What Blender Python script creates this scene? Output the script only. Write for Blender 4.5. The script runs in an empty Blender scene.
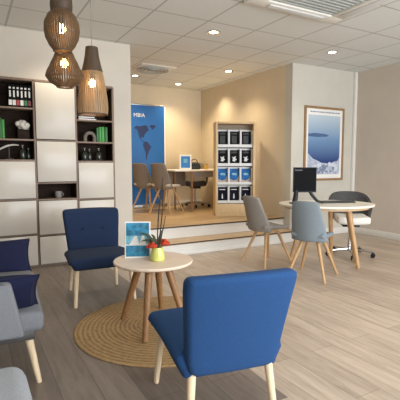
import bpy, bmesh, math, random
from mathutils import Vector, Matrix
random.seed(7)
C = bpy.context.scene.collection
PI = math.pi
R = math.radians

# ------------------------------------------------------------------ materials
def lin(c):
    def f(v):
        v /= 255.0
        return v/12.92 if v <= .04045 else ((v+.055)/1.055)**2.4
    return (f(c[0]), f(c[1]), f(c[2]), 1)

def mat(name, rgb, rough=.6, metal=0, noise=0, nscale=30, stretch=(1,1,1), bump=0, bscale=200, emit=0, emit_rgb=None, coat=0, spec=None, sheen=0):
    m = bpy.data.materials.new(name); m.use_nodes = True
    nt = m.node_tree; b = nt.nodes['Principled BSDF']
    b.inputs['Base Color'].default_value = lin(rgb)
    b.inputs['Roughness'].default_value = rough
    b.inputs['Metallic'].default_value = metal
    if coat: b.inputs['Coat Weight'].default_value = coat
    if sheen: b.inputs['Sheen Weight'].default_value = sheen
    if spec is not None: b.inputs['Specular IOR Level'].default_value = spec
    if emit:
        b.inputs['Emission Color'].default_value = lin(emit_rgb or rgb)
        b.inputs['Emission Strength'].default_value = emit
    tc = nt.nodes.new('ShaderNodeTexCoord')
    mp = nt.nodes.new('ShaderNodeMapping'); mp.inputs['Scale'].default_value = stretch
    nt.links.new(tc.outputs['Object'], mp.inputs['Vector'])
    if noise:
        n = nt.nodes.new('ShaderNodeTexNoise'); n.inputs['Scale'].default_value = nscale
        n.inputs['Detail'].default_value = 5
        nt.links.new(mp.outputs['Vector'], n.inputs['Vector'])
        r = nt.nodes.new('ShaderNodeValToRGB')
        a = lin(rgb)
        r.color_ramp.elements[0].position = .3; r.color_ramp.elements[1].position = .7
        r.color_ramp.elements[0].color = (a[0]*(1-noise), a[1]*(1-noise), a[2]*(1-noise), 1)
        r.color_ramp.elements[1].color = (min(1,a[0]*(1+noise)), min(1,a[1]*(1+noise)), min(1,a[2]*(1+noise)), 1)
        nt.links.new(n.outputs['Fac'], r.inputs['Fac'])
        nt.links.new(r.outputs['Color'], b.inputs['Base Color'])
    if bump:
        n2 = nt.nodes.new('ShaderNodeTexNoise'); n2.inputs['Scale'].default_value = bscale; n2.inputs['Detail'].default_value = 3
        nt.links.new(mp.outputs['Vector'], n2.inputs['Vector'])
        bp = nt.nodes.new('ShaderNodeBump'); bp.inputs['Strength'].default_value = bump; bp.inputs['Distance'].default_value = .003
        nt.links.new(n2.outputs['Fac'], bp.inputs['Height'])
        nt.links.new(bp.outputs['Normal'], b.inputs['Normal'])
    return m

def plank_mat(name, c1, c2, cm, along='Y', w=.14, l=1.2, rough=.42):
    m = bpy.data.materials.new(name); m.use_nodes = True
    nt = m.node_tree; b = nt.nodes['Principled BSDF']; L = nt.links
    tc = nt.nodes.new('ShaderNodeTexCoord'); mp = nt.nodes.new('ShaderNodeMapping')
    L.new(tc.outputs['Object'], mp.inputs['Vector'])
    if along == 'Y': mp.inputs['Rotation'].default_value = (0,0,PI/2)
    br = nt.nodes.new('ShaderNodeTexBrick')
    br.inputs['Scale'].default_value = 1; br.inputs['Brick Width'].default_value = l; br.inputs['Row Height'].default_value = w
    br.inputs['Mortar Size'].default_value = .0016; br.inputs['Mortar Smooth'].default_value = .1
    br.inputs['Color1'].default_value = lin(c1); br.inputs['Color2'].default_value = lin(c2); br.inputs['Mortar'].default_value = lin(cm)
    br.offset = .37
    L.new(mp.outputs['Vector'], br.inputs['Vector'])
    m2 = nt.nodes.new('ShaderNodeMapping'); m2.inputs['Scale'].default_value = (1.6, 14, 1)
    L.new(mp.outputs['Vector'], m2.inputs['Vector'])
    n = nt.nodes.new('ShaderNodeTexNoise'); n.inputs['Scale'].default_value = 1.6; n.inputs['Detail'].default_value = 8; n.inputs['Roughness'].default_value = .65; n.inputs['Distortion'].default_value = .6
    L.new(m2.outputs['Vector'], n.inputs['Vector'])
    rp = nt.nodes.new('ShaderNodeValToRGB'); rp.color_ramp.elements[0].position = .3; rp.color_ramp.elements[1].position = .72
    rp.color_ramp.elements[0].color = (.42,.40,.38,1); rp.color_ramp.elements[1].color = (1.1,1.1,1.1,1)
    L.new(n.outputs['Fac'], rp.inputs['Fac'])
    mx = nt.nodes.new('ShaderNodeMix'); mx.data_type = 'RGBA'; mx.blend_type = 'MULTIPLY'; mx.inputs[0].default_value = .6
    L.new(br.outputs['Color'], mx.inputs[6]); L.new(rp.outputs['Color'], mx.inputs[7])
    L.new(mx.outputs[2], b.inputs['Base Color'])
    b.inputs['Roughness'].default_value = rough
    bp = nt.nodes.new('ShaderNodeBump'); bp.inputs['Strength'].default_value = .12; bp.inputs['Distance'].default_value = .002
    L.new(n.outputs['Fac'], bp.inputs['Height']); L.new(bp.outputs['Normal'], b.inputs['Normal'])
    return m

def ceiling_mat():
    m = bpy.data.materials.new('ceiling_tiles'); m.use_nodes = True
    nt = m.node_tree; b = nt.nodes['Principled BSDF']; L = nt.links
    tc = nt.nodes.new('ShaderNodeTexCoord'); sp = nt.nodes.new('ShaderNodeSeparateXYZ'); L.new(tc.outputs['Object'], sp.inputs[0])
    def M(op, a, v=None, c=None):
        n = nt.nodes.new('ShaderNodeMath'); n.operation = op
        L.new(a, n.inputs[0])
        if v is not None:
            if isinstance(v, (int, float)): n.inputs[1].default_value = v
            else: L.new(v, n.inputs[1])
        return n.outputs[0]
    def line(o, off, sz):
        x = M('ADD', o, off); x = M('DIVIDE', x, sz); x = M('FRACT', x); x = M('SUBTRACT', x, .5); x = M('ABSOLUTE', x)
        return M('GREATER_THAN', x, .5-.010/sz)
    gx = line(sp.outputs[0], -1.66+10*.617, .617)      # grid lines across the room
    gy = line(sp.outputs[1], -3.25+10*.588, .588)
    g = M('MAXIMUM', gx, gy)
    n = nt.nodes.new('ShaderNodeTexNoise'); n.inputs['Scale'].default_value = 160; n.inputs['Detail'].default_value = 2
    L.new(tc.outputs['Object'], n.inputs['Vector'])
    n3 = nt.nodes.new('ShaderNodeTexNoise'); n3.inputs['Scale'].default_value = 1.3
    L.new(tc.outputs['Object'], n3.inputs['Vector'])
    rp = nt.nodes.new('ShaderNodeValToRGB'); rp.color_ramp.elements[0].color = lin((212,214,210)); rp.color_ramp.elements[1].color = lin((227,229,226))
    ad = M('MULTIPLY_ADD', n.outputs['Fac'], .5); ad.node.inputs[2].default_value = 0
    a2 = M('MULTIPLY_ADD', n3.outputs['Fac'], .5, 0); L.new(ad, a2.node.inputs[2])
    L.new(a2, rp.inputs['Fac'])
    mx = nt.nodes.new('ShaderNodeMix'); mx.data_type = 'RGBA'
    L.new(g, mx.inputs[0]); L.new(rp.outputs['Color'], mx.inputs[6]); mx.inputs[7].default_value = lin((182,181,174))
    L.new(mx.outputs[2], b.inputs['Base Color']); b.inputs['Roughness'].default_value = .9
    return m

def rug_mat():
    m = bpy.data.materials.new('jute_braid'); m.use_nodes = True
    nt = m.node_tree; b = nt.nodes['Principled BSDF']; L = nt.links
    tc = nt.nodes.new('ShaderNodeTexCoord')
    w = nt.nodes.new('ShaderNodeTexWave'); w.wave_type = 'RINGS'; w.rings_direction = 'Z'
    w.inputs['Scale'].default_value = 10; w.inputs['Distortion'].default_value = 1.1; w.inputs['Detail'].default_value = 2; w.inputs['Detail Scale'].default_value = 3
    L.new(tc.outputs['Object'], w.inputs['Vector'])
    n = nt.nodes.new('ShaderNodeTexNoise'); n.inputs['Scale'].default_value = 45; n.inputs['Detail'].default_value = 5
    L.new(tc.outputs['Object'], n.inputs['Vector'])
    a = nt.nodes.new('ShaderNodeMath'); a.operation = 'MULTIPLY_ADD'; a.inputs[1].default_value = .38
    L.new(w.outputs['Fac'], a.inputs[0])
    k = nt.nodes.new('ShaderNodeMath'); k.operation = 'MULTIPLY'; k.inputs[1].default_value = .85
    L.new(n.outputs['Fac'], k.inputs[0]); L.new(k.outputs[0], a.inputs[2])
    rp = nt.nodes.new('ShaderNodeValToRGB'); rp.color_ramp.elements[0].position = .3; rp.color_ramp.elements[1].position = .8
    rp.color_ramp.elements[0].color = lin((134,106,70)); rp.color_ramp.elements[1].color = lin((176,146,102))
    L.new(a.outputs[0], rp.inputs['Fac']); L.new(rp.outputs['Color'], b.inputs['Base Color'])
    b.inputs['Roughness'].default_value = .95
    bp = nt.nodes.new('ShaderNodeBump'); bp.inputs['Strength'].default_value = .6; bp.inputs['Distance'].default_value = .006
    L.new(a.outputs[0], bp.inputs['Height']); L.new(bp.outputs['Normal'], b.inputs['Normal'])
    return m

def poster_sky_mat(name, top, mid, bot, z0, z1):
    # printed picture: colours run from bottom to top of the print (object z)
    m = bpy.data.materials.new(name); m.use_nodes = True
    nt = m.node_tree; b = nt.nodes['Principled BSDF']; L = nt.links
    tc = nt.nodes.new('ShaderNodeTexCoord'); sp = nt.nodes.new('ShaderNodeSeparateXYZ'); L.new(tc.outputs['Object'], sp.inputs[0])
    mr = nt.nodes.new('ShaderNodeMapRange'); mr.inputs[1].default_value = z0; mr.inputs[2].default_value = z1
    L.new(sp.outputs[2], mr.inputs[0])
    rp = nt.nodes.new('ShaderNodeValToRGB'); e = rp.color_ramp.elements
    e[0].color = lin(bot); e[1].color = lin(top); q = e.new(.5); q.color = lin(mid)
    L.new(mr.outputs[0], rp.inputs['Fac']); L.new(rp.outputs['Color'], b.inputs['Base Color'])
    b.inputs['Roughness'].default_value = .35
    return m

def glass_mat():
    m = bpy.data.materials.new('pane_glass'); m.use_nodes = True
    nt = m.node_tree; nt.nodes.clear(); L = nt.links
    o = nt.nodes.new('ShaderNodeOutputMaterial'); t = nt.nodes.new('ShaderNodeBsdfTransparent'); g = nt.nodes.new('ShaderNodeBsdfGlossy')
    g.inputs['Roughness'].default_value = .02
    f = nt.nodes.new('ShaderNodeFresnel'); f.inputs['IOR'].default_value = 1.3
    x = nt.nodes.new('ShaderNodeMixShader')
    L.new(f.outputs[0], x.inputs[0]); L.new(t.outputs[0], x.inputs[1]); L.new(g.outputs[0], x.inputs[2]); L.new(x.outputs[0], o.inputs[0])
    return m

M = {}
M['wall'] = mat('wall_paint', (212,204,190), .85, noise=.03, nscale=4, bump=.05, bscale=120)
M['wall_far'] = mat('wall_paint_grey', (200,196,184), .85, noise=.03, nscale=4, bump=.05, bscale=120)
M['wall_warm'] = mat('wall_paint_cream', (214,199,172), .85, noise=.03, nscale=4, bump=.05, bscale=120)
M['wall_right'] = mat('wall_paint_greige', (196,183,168), .85, noise=.03, nscale=4, bump=.05, bscale=120)
M['white'] = mat('white_paint', (225,222,214), .5, noise=.02, nscale=8)
M['ceiling'] = ceiling_mat()
M['floor'] = plank_mat('oak_planks', (204,186,166), (184,166,147), (146,129,112), 'Y', .18, 1.3, .38)
M['floor_grey'] = plank_mat('grey_planks', (142,129,118), (118,106,96), (90,80,72), 'Y', .18, 1.3, .45)
M['plat'] = plank_mat('platform_oak', (214,182,138), (196,164,120), (150,120,84), 'X', .09, .45, .35)
M['nosing'] = mat('nosing_strip', (70,56,44), .5, noise=.1)
M['jute'] = rug_mat()
M['blue_deep'] = mat('deep_blue_fabric', (15,38,70), .9, noise=.22, nscale=260, bump=.35, bscale=420)
M['blue'] = mat('blue_fabric', (19,64,112), .9, noise=.22, nscale=260, bump=.35, bscale=420)
M['navy'] = mat('navy_fabric', (5,14,50), .92, noise=.2, nscale=200, bump=.3, bscale=350)
M['navy_seam'] = mat('navy_piping', (12,18,48), .9, noise=.1)
M['grey_fab'] = mat('grey_fabric', (116,118,122), .95, noise=.15, nscale=220, bump=.35, bscale=380)
M['pale_grey'] = mat('pale_grey_fabric', (156,160,165), .95, noise=.15, nscale=220, bump=.35, bscale=380)
M['grey_pipe'] = mat('grey_piping', (84,86,90), .95, noise=.1)
M['bluegrey'] = mat('blue_grey_fabric', (122,132,138), .95, noise=.15, nscale=220, bump=.3, bscale=380)
M['taupe'] = mat('taupe_fabric', (142,136,128), .95, noise=.15, nscale=220, bump=.3, bscale=380)
M['taupe_dark'] = mat('taupe_brown_fabric', (128,116,102), .95, noise=.15, nscale=220, bump=.3, bscale=380)
M['seat_pale'] = mat('pale_seat_fabric', (196,186,172), .95, noise=.12, nscale=220, bump=.3, bscale=380)
M['char'] = mat('charcoal_fabric', (74,72,72), .9, noise=.15, nscale=200, bump=.3, bscale=350)
M['pale_wood'] = mat('pale_beech', (222,200,166), .5, noise=.12, nscale=12, stretch=(6,6,.8), bump=.05, bscale=60)
M['oak'] = mat('oak_legs', (146,106,66), .5, noise=.2, nscale=10, stretch=(7,7,.8), bump=.06, bscale=60)
M['oak_mid'] = mat('oak_legs_mid', (186,148,104), .5, noise=.18, nscale=10, stretch=(7,7,.8), bump=.06, bscale=60)
M['ply'] = mat('pale_table_top', (230,210,190), .42, noise=.07, nscale=6, stretch=(1,9,1))
M['ply_edge'] = mat('ply_edge', (206,176,140), .5, noise=.12, nscale=30, stretch=(1,1,8))
M['desk_top'] = mat('cream_desk_top', (238,230,214), .35, noise=.03, nscale=5)
M['walnut'] = mat('dark_walnut', (46,34,28), .8, noise=.3, nscale=9, stretch=(1,1,9), bump=.04, spec=.15)
M['carcass'] = mat('taupe_carcass', (128,108,92), .5, noise=.15, nscale=9, stretch=(8,1,1))
M['gloss'] = mat('gloss_cream_door', (210,203,190), .2, noise=.015, nscale=2, spec=.22)
M['veneer'] = mat('lamp_veneer', (100,77,52), .55, noise=.2, nscale=12, stretch=(3,3,.6))
M['veneer_pale'] = mat('lamp_veneer_pale', (160,132,96), .55, noise=.2, nscale=12, stretch=(3,3,.6))
M['veneer_dark'] = mat('lamp_veneer_dark', (78,62,46), .55, noise=.2, nscale=12, stretch=(3,3,.6))
M['bulb'] = mat('warm_bulb', (255,214,150), .3, noise=0, emit=34, emit_rgb=(255,196,120))
M['cord'] = mat('pale_cord', (150,140,124), .6)
M['black'] = mat('black_plastic', (12,12,13), .5, noise=.1)
M['black_gloss'] = mat('black_screen', (7,7,9), .55, spec=.08)
M['chrome'] = mat('chrome', (205,205,208), .18, metal=1)
M['alu'] = mat('brushed_metal', (170,170,168), .35, metal=1, noise=.05)
M['paper'] = mat('white_paper', (236,234,228), .6, noise=.02, nscale=10)
M['frame_wood'] = mat('poster_frame_wood', (150,116,76), .45, noise=.15, nscale=20, stretch=(1,1,1))
M['stand_oak'] = mat('stand_pale_oak', (214,184,138), .5, noise=.08, nscale=8, stretch=(6,6,.8))
M['stand_in'] = mat('stand_taupe_lining', (150,132,110), .6, noise=.06)
M['acryl'] = mat('white_rack', (214,214,212), .35)
M['cov_black'] = mat('black_cover', (10,11,13), .6, spec=.12, noise=.3, nscale=30)
M['cov_navy'] = mat('navy_cover', (11,15,36), .6, spec=.12, noise=.3, nscale=25)
M['cov_grey'] = mat('cover_photo_grey', (58,60,62), .6, noise=.8, nscale=40)
M['cov_sand'] = mat('cover_sand', (178,152,128), .4, noise=.2, nscale=30)
M['cov_sea'] = mat('cover_sea', (22,104,172), .5, spec=.2, noise=.5, nscale=22)
M['ban_blue'] = mat('banner_blue', (12,92,160), .45, noise=.08, nscale=3)
M['ban_map'] = mat('banner_map_navy', (12,34,80), .45, noise=.1, nscale=10)
M['leaf_blue'] = mat('leaflet_blue', (52,126,200), .4, noise=.2, nscale=30)
M['art_teal'] = mat('art_teal', (44,126,160), .45, noise=.5, nscale=28)
M['art_pale'] = mat('art_pale_teal', (120,186,206), .45, noise=.35, nscale=30)
M['green'] = mat('green_book', (62,156,62), .5, noise=.1)
M['green2'] = mat('dark_green_book', (40,110,48), .5, noise=.1)
M['yellow'] = mat('yellow_book', (226,214,50), .5, noise=.06)
M['red'] = mat('red_mark', (170,50,50), .5)
M['maroon'] = mat('maroon_mark', (110,36,52), .5)
M['vase'] = mat('lime_vase', (206,208,112), .3, noise=.06, nscale=12, coat=.2)
M['coral_fl'] = mat('orange_red_petals', (184,58,26), .7, noise=.25, nscale=60)
M['twig'] = mat('dark_stems', (44,38,26), .7, noise=.3, nscale=40)
M['leafg'] = mat('dark_green_leaf', (48,62,40), .6, noise=.3, nscale=40)
M['coral_wh'] = mat('white_coral', (214,208,198), .8, noise=.15, nscale=40, bump=.5, bscale=60)
M['dark_glass'] = mat('dark_green_glass', (40,44,34), .15, noise=.2)
M['stone_grey'] = mat('grey_stone_ornament', (120,112,102), .7, noise=.2, nscale=50)
M['cup'] = mat('grey_ceramic', (142,136,130), .4, noise=.1)
M['lamp_glow'] = mat('downlight_lens', (255,244,225), .4, emit=9, emit_rgb=(255,238,210))
M['grille'] = mat('grey_grille', (172,176,172), .6, noise=.05)
M['dgrey'] = mat('dark_grey_plastic', (62,60,60), .5, noise=.1)
M['island'] = mat('print_island', (70,98,138), .5, noise=.25, nscale=20)
M['houses'] = mat('print_white_houses', (206,212,222), .5, noise=.18, nscale=40)
M['houses_sh'] = mat('print_house_grey', (120,132,156), .5, noise=.3, nscale=30)
M['cliff'] = mat('print_cliff', (176,184,200), .5, noise=.3, nscale=18)
M['poster_pic'] = poster_sky_mat('poster_print', (190,204,212), (112,146,182), (22,50,116), 1.16, 1.93)
M['glass'] = glass_mat()
M['knit_y'] = mat('yellow_bag', (196,158,66), .7, noise=.2, nscale=40)

# ------------------------------------------------------------------ mesh helpers
class MB:
    def __init__(s): s.bm = bmesh.new(); s.mats = []
    def mi(s, m):
        if m is None: return 0
        if m not in s.mats: s.mats.append(m)
        return s.mats.index(m)
    def _take(s, bm2, mtx=None, m=None, deform=None):
        if deform:
            for v in bm2.verts: v.co = Vector(deform(v.co.copy()))
        if mtx is not None: bm2.transform(mtx)
        i = s.mi(m)
        for f in bm2.faces: f.material_index = i; f.smooth = True
        me = bpy.data.meshes.new('tmp'); bm2.to_mesh(me); bm2.free()
        s.bm.from_mesh(me); bpy.data.meshes.remove(me)
    def box(s, a, b, bev=0, seg=2, m=None, mtx=None, sub=0, deform=None):
        bm2 = bmesh.new(); bmesh.ops.create_cube(bm2, size=1)
        sz = [b[i]-a[i] for i in range(3)]; ce = [(a[i]+b[i])/2 for i in range(3)]
        for v in bm2.verts: v.co = Vector([v.co[i]*sz[i]+ce[i] for i in range(3)])
        if bev: bmesh.ops.bevel(bm2, geom=list(bm2.edges), offset=bev, segments=seg, affect='EDGES', profile=.5)
        if sub: bmesh.ops.subdivide_edges(bm2, edges=[e for e in bm2.edges if e.calc_length() > max(bev*2.5, .02)], cuts=sub, use_grid_fill=True)
        s._take(bm2, mtx, m, deform); return s
    def tube(s, p, q, r1, r2=None, n=14, m=None, caps=True):
        r2 = r1 if r2 is None else r2
        p = Vector(p); q = Vector(q); d = q-p; L = d.length
        bm2 = bmesh.new(); bmesh.ops.create_cone(bm2, cap_ends=caps, segments=n, radius1=r1, radius2=r2, depth=L)
        bmesh.ops.bevel(bm2, geom=[e for e in bm2.edges if len(e.link_faces)==2 and any(len(f.verts)>4 for f in e.link_faces)], offset=min(r1,r2)*.18, segments=1, affect='EDGES') if caps and min(r1,r2)>.004 else None
        rot = d.to_track_quat('Z', 'Y').to_matrix().to_4x4()
        s._take(bm2, Matrix.Translation((p+q)/2) @ rot, m); return s
    def path(s, pts, r, n=8, m=None):
        pts = [Vector(p) for p in pts]; rs = r if isinstance(r, (list, tuple)) else [r]*len(pts)
        bm2 = bmesh.new(); rings = []
        up0 = Vector((0,0,1))
        for i, p in enumerate(pts):
            t = (pts[min(i+1,len(pts)-1)]-pts[max(i-1,0)]).normalized()
            u = t.cross(up0)
            if u.length < .05: u = t.cross(Vector((1,0,0)))
            u.normalize(); v = t.cross(u)
            rings.append([bm2.verts.new(p+u*rs[i]*math.cos(2*PI*k/n)+v*rs[i]*math.sin(2*PI*k/n)) for k in range(n)])
        for a, b in zip(rings, rings[1:]):
            for k in range(n): bm2.faces.new((a[k], a[(k+1)%n], b[(k+1)%n], b[k]))
        bm2.faces.new(rings[0][::-1]); bm2.faces.new(rings[-1])
        bmesh.ops.recalc_face_normals(bm2, faces=bm2.faces)
        s._take(bm2, None, m); return s
    def lathe(s, prof, n=32, ce=(0,0,0), m=None, sx=1, sy=1):
        bm2 = bmesh.new(); rings = []
        for r, z in prof:
            if r < 1e-5: rings.append([bm2.verts.new((ce[0],ce[1],ce[2]+z))])
            else: rings.append([bm2.verts.new((ce[0]+sx*r*math.cos(2*PI*k/n), ce[1]+sy*r*math.sin(2*PI*k/n), ce[2]+z)) for k in range(n)])
        for a, b in zip(rings, rings[1:]):
            for k in range(n):
                k2 = (k+1) % n
                if len(a)==1 and len(b)==1: continue
                if len(a)==1: bm2.faces.new((a[0], b[k2], b[k]))
                elif len(b)==1: bm2.faces.new((a[k], a[k2], b[0]))
                else: bm2.faces.new((a[k], a[k2], b[k2], b[k]))
        bmesh.ops.recalc_face_normals(bm2, faces=bm2.faces)
        s._take(bm2, None, m); return s
    def prism(s, pts, axis, d0, d1, m=None, mtx=None):
        # polygon in the plane across 'axis', extruded from d0 to d1
        bm2 = bmesh.new()
        def P(u, v, d): return {'x': (d,u,v), 'y': (u,d,v), 'z': (u,v,d)}[axis]
        A = [bm2.verts.new(P(u,v,d0)) for u,v in pts]; B = [bm2.verts.new(P(u,v,d1)) for u,v in pts]
        bm2.faces.new(A); bm2.faces.new(B[::-1])
        for k in range(len(pts)):
            k2 = (k+1)%len(pts); bm2.faces.new((A[k],A[k2],B[k2],B[k]))
        bmesh.ops.recalc_face_normals(bm2, faces=bm2.faces)
        s._take(bm2, mtx, m); return s
    def sphere(s, ce, r, m=None, sc=(1,1,1), n=16, deform=None, mtx=None):
        bm2 = bmesh.new(); bmesh.ops.create_uvsphere(bm2, u_segments=n, v_segments=max(6,n//2), radius=r)
        for v in bm2.verts: v.co = Vector((v.co.x*sc[0], v.co.y*sc[1], v.co.z*sc[2]))
        mt = Matrix.Translation(ce) @ (mtx if mtx is not None else Matrix())
        s._take(bm2, mt, m, deform); return s
    def pillow(s, w, h, t, mtx, m=None, n=18):
        bm2 = bmesh.new(); g = {}
        for sgn in (1,-1):
            for i in range(n+1):
                for j in range(n+1):
                    u = 2*i/n-1; v = 2*j/n-1
                    e = max(0, (1-u*u)*(1-v*v))**.42
                    pin = 1 - .07*(1-abs(u)**2)*(abs(v)**3)  ; pin2 = 1 - .07*(1-abs(v)**2)*(abs(u)**3)
                    edge = i in (0,n) or j in (0,n)
                    if edge and sgn == -1: g[(sgn,i,j)] = g[(1,i,j)]; continue
                    g[(sgn,i,j)] = bm2.verts.new((u*w/2*pin2, v*h/2*pin, sgn*(t/2*e + .004*(0 if edge else 1))))
            for i in range(n):
                for j in range(n):
                    f = [g[(sgn,i,j)],g[(sgn,i+1,j)],g[(sgn,i+1,j+1)],g[(sgn,i,j+1)]]
                    bm2.faces.new(f if sgn == 1 else f[::-1])
        bmesh.ops.recalc_face_normals(bm2, faces=bm2.faces)
        s._take(bm2, mtx, m); return s
    def build(s, name, m, parent=None, smooth=35):
        me = bpy.data.meshes.new(name)
        s.bm.to_mesh(me); s.bm.free()
        if m is not None and not s.mats: me.materials.append(m)
        for x in s.mats: me.materials.append(x if x else m)
        if hasattr(me, 'set_sharp_from_angle'): me.set_sharp_from_angle(angle=R(smooth))
        o = bpy.data.objects.new(name, me); C.objects.link(o)
        if parent is not None: o.parent = parent
        return o

def thing(name, label, cat, loc=(0,0,0), rz=0, group=None):
    o = bpy.data.objects.new(name, None); C.objects.link(o)
    o.empty_display_size = .1
    o.location = loc; o.rotation_euler = (0,0,R(rz))
    o['label'] = label; o['category'] = cat
    if group: o['group'] = group
    return o
def tag(o, label, cat, group=None, kind=None):
    o['label'] = label; o['category'] = cat
    if group: o['group'] = group
    if kind: o['kind'] = kind
    return o
def struct(mb, name, m):
    o = mb.build(name, m); o['kind'] = 'structure'; return o
def dup(root, loc=None, rz=None, label=None, group=None, cat=None):
    r = root.copy(); C.objects.link(r)
    if loc is not None: r.location = loc
    if rz is not None: r.rotation_euler = (0,0,R(rz))
    if label: r['label'] = label
    if group: r['group'] = group
    for ch in list(root.children):
        c = ch.copy(); C.objects.link(c); c.parent = r
        for g in list(ch.children):
            d = g.copy(); C.objects.link(d); d.parent = c
    return r
def text_mesh(s, size, m, name, parent, mtx):
    cu = bpy.data.curves.new(name+'_font', 'FONT'); cu.body = s; cu.size = size; cu.align_x = 'LEFT'; cu.extrude = .001
    tmp = bpy.data.objects.new('tmp_text', cu); C.objects.link(tmp)
    dg = bpy.context.evaluated_depsgraph_get(); dg.update()
    me = bpy.data.meshes.new_from_object(tmp.evaluated_get(dg))
    bpy.data.objects.remove(tmp); me.transform(mtx); me.name = name
    me.materials.clear(); me.materials.append(m)
    o = bpy.data.objects.new(name, me); C.objects.link(o); o.parent = parent
    return o

H = 2.65   # ceiling height
ZP = .32   # platform height
# ------------------------------------------------------------------ room
struct(MB().box((-1.3,-1.6,-.1),(5.85,5.3,0)), 'floor', M['floor'])
fg = struct(MB().box((-1.0,1.47,0),(1.33,5.08,.003)), 'floor_grey_planks', M['floor_grey'])
struct(MB().box((-1.3,-1.7,H),(5.95,7.75,H+.1)), 'ceiling', M['ceiling'])
struct(MB().box((-1.15,5.08,0),(1.857,5.2,H)), 'wall_front', M['wall'])
struct(MB().box((-1.15,-1.6,0),(-1.0,5.08,H)), 'wall_left', M['wall'])
struct(MB().box((5.64,-1.6,0),(5.8,4.75,H)), 'wall_right', M['wall_right'])
struct(MB().box((4.27,4.75,0),(5.8,4.9,H)), 'wall_far', M['wall_far'])
struct(MB().box((4.27,4.9,0),(4.45,7.6,H)), 'wall_side', M['wall_warm'])
struct(MB().box((.2,7.5,0),(4.27,7.62,H)), 'wall_rear', M['wall_warm'])
struct(MB().box((.2,5.2,0),(.32,7.5,H)), 'wall_end', M['wall_warm'])
# shop window wall behind the camera
wb = MB()
wb.box((-1.0,-1.6,0),(.2,-1.45,H)); wb.box((5.3,-1.6,0),(5.64,-1.45,H))
wb.box((.2,-1.6,0),(5.3,-1.45,.15)); wb.box((.2,-1.6,2.5),(5.3,-1.45,H))
struct(wb, 'wall_back', M['wall'])
wf = MB()
for x in (.2,1.85,3.55,5.24): wf.box((x,-1.56,.15),(x+.06,-1.49,2.5))
wf.box((.2,-1.56,.15),(5.3,-1.49,.21)); wf.box((.2,-1.56,2.44),(5.3,-1.49,2.5))
w1 = struct(wf, 'window_1', M['dgrey'])
gp = MB().box((.26,-1.53,.21),(5.24,-1.522,2.44)).build('pane', M['glass'], w1)
# baseboards and corner trunking
struct(MB().box((5.622,-1.45,0),(5.64,4.75,.1), .004), 'baseboard_right', M['white'])
struct(MB().box((4.27,4.732,0),(5.622,4.75,.1), .004), 'baseboard_far', M['white'])
struct(MB().box((5.585,4.70,.1),(5.64,4.75,H), .008), 'trim_1', M['white'])
struct(MB().box((1.66,5.066,0),(1.857,5.08,.1), .004), 'baseboard_front', M['white'])
# platform and step
p = MB(); p.box((1.89,4.895,0),(4.27,5.2,ZP-.02)); p.box((.32,5.2,0),(4.27,7.5,ZP-.02))
struct(p, 'platform', M['white'])
p = MB(); p.box((1.885,4.885,ZP-.02),(4.27,5.2,ZP)); p.box((.32,5.2,ZP-.02),(4.27,7.5,ZP))
struct(p, 'floor_platform', M['plat'])
struct(MB().box((1.89,4.57,0),(4.27,4.895,.14)), 'step', M['white'])
struct(MB().box((1.885,4.55,.14),(4.27,4.895,.16)), 'floor_step', M['plat'])
struct(MB().box((1.88,4.874,ZP-.018),(4.27,4.888,ZP+.002), .003), 'trim_2', M['nosing'])
struct(MB().box((1.88,4.541,.145),(4.27,4.553,.162), .003), 'trim_3', M['nosing'])
struct(MB().box((1.89,4.555,0),(4.27,4.57,.05), .003), 'trim_4', M['white'])
struct(MB().box((3.6,7.484,ZP),(4.27,7.5,ZP+.09), .003), 'baseboard_rear', M['white'])

# ------------------------------------------------------------------ ceiling fittings
DL = [(2.51,4.12,'ceiling downlight in front of the raised platform, left of the pair'),
      (4.33,4.05,'ceiling downlight in front of the framed sea poster'),
      (3.75,5.69,'ceiling downlight above the brochure stand'),
      (3.52,7.05,'bright ceiling downlight close to the rear cream wall'),
      (2.55,6.75,'ceiling downlight behind the round vent, beside the wall end')]
r0 = None
for x, y, lb in DL:
    if r0 is None:
        r0 = thing('ceiling_downlight', lb, 'ceiling light', (x,y,H), 0, 'recessed downlights')
        MB().lathe([(.048,-.002),(.052,-.006),(.078,-.008),(.082,-.004),(.082,0)], 32).build('trim_ring', M['chrome'], r0)
        MB().lathe([(0,-.003),(.03,-.0045),(.05,-.003),(.05,0)], 24).build('lens', M['lamp_glow'], r0)
    else: dup(r0, (x,y,H), 0, lb)
def spot(name, loc, energy, rgb, ang=120, blend=1, size=.07, tgt=None):
    l = bpy.data.lights.new(name, 'SPOT'); l.energy = energy; l.color = rgb; l.spot_size = R(ang); l.spot_blend = blend; l.shadow_soft_size = size
    o = bpy.data.objects.new(name, l); C.objects.link(o); o.location = loc
    if tgt: o.rotation_euler = (Vector(tgt)-Vector(loc)).to_track_quat('-Z','Y').to_euler()
    return o
WARM = (1,.82,.58); MID = (1,.92,.8)
ES = [(22,MID),(14,MID),(40,WARM),(46,WARM),(40,WARM)]
for (x,y,_), (e, c) in zip(DL, ES): spot('ceiling_spot', (x,y,H-.03), e, c)
# further spot beams without fittings, over the shop front, platform and wall unit
for x, y, e, c in ((1.2,1.2,22,MID),(3.2,1.0,22,MID),(4.6,2.2,24,MID),(3.95,6.6,30,WARM),(1.4,6.3,36,WARM),(.9,4.6,26,(1,.86,.68))):
    spot('ceiling_spot', (x,y,H-.03), e, c)

v = thing('ceiling_vent', 'round swirl air vent in a square panel on the rear ceiling', 'vent', (2.62,6.15,H))
MB().box((-.29,-.29,-.012),(.29,.29,0), .004).build('panel', M['white'], v)
vb = MB()
for r_ in (.08,.14,.2,.25): vb.lathe([(r_-.028,-.013),(r_-.008,-.028),(r_,-.03),(r_+.006,-.016)], 40)
vb.lathe([(0,-.03),(.045,-.03),(.05,-.013)], 24)
vb.build('diffuser_rings', M['grille'], v)

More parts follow.
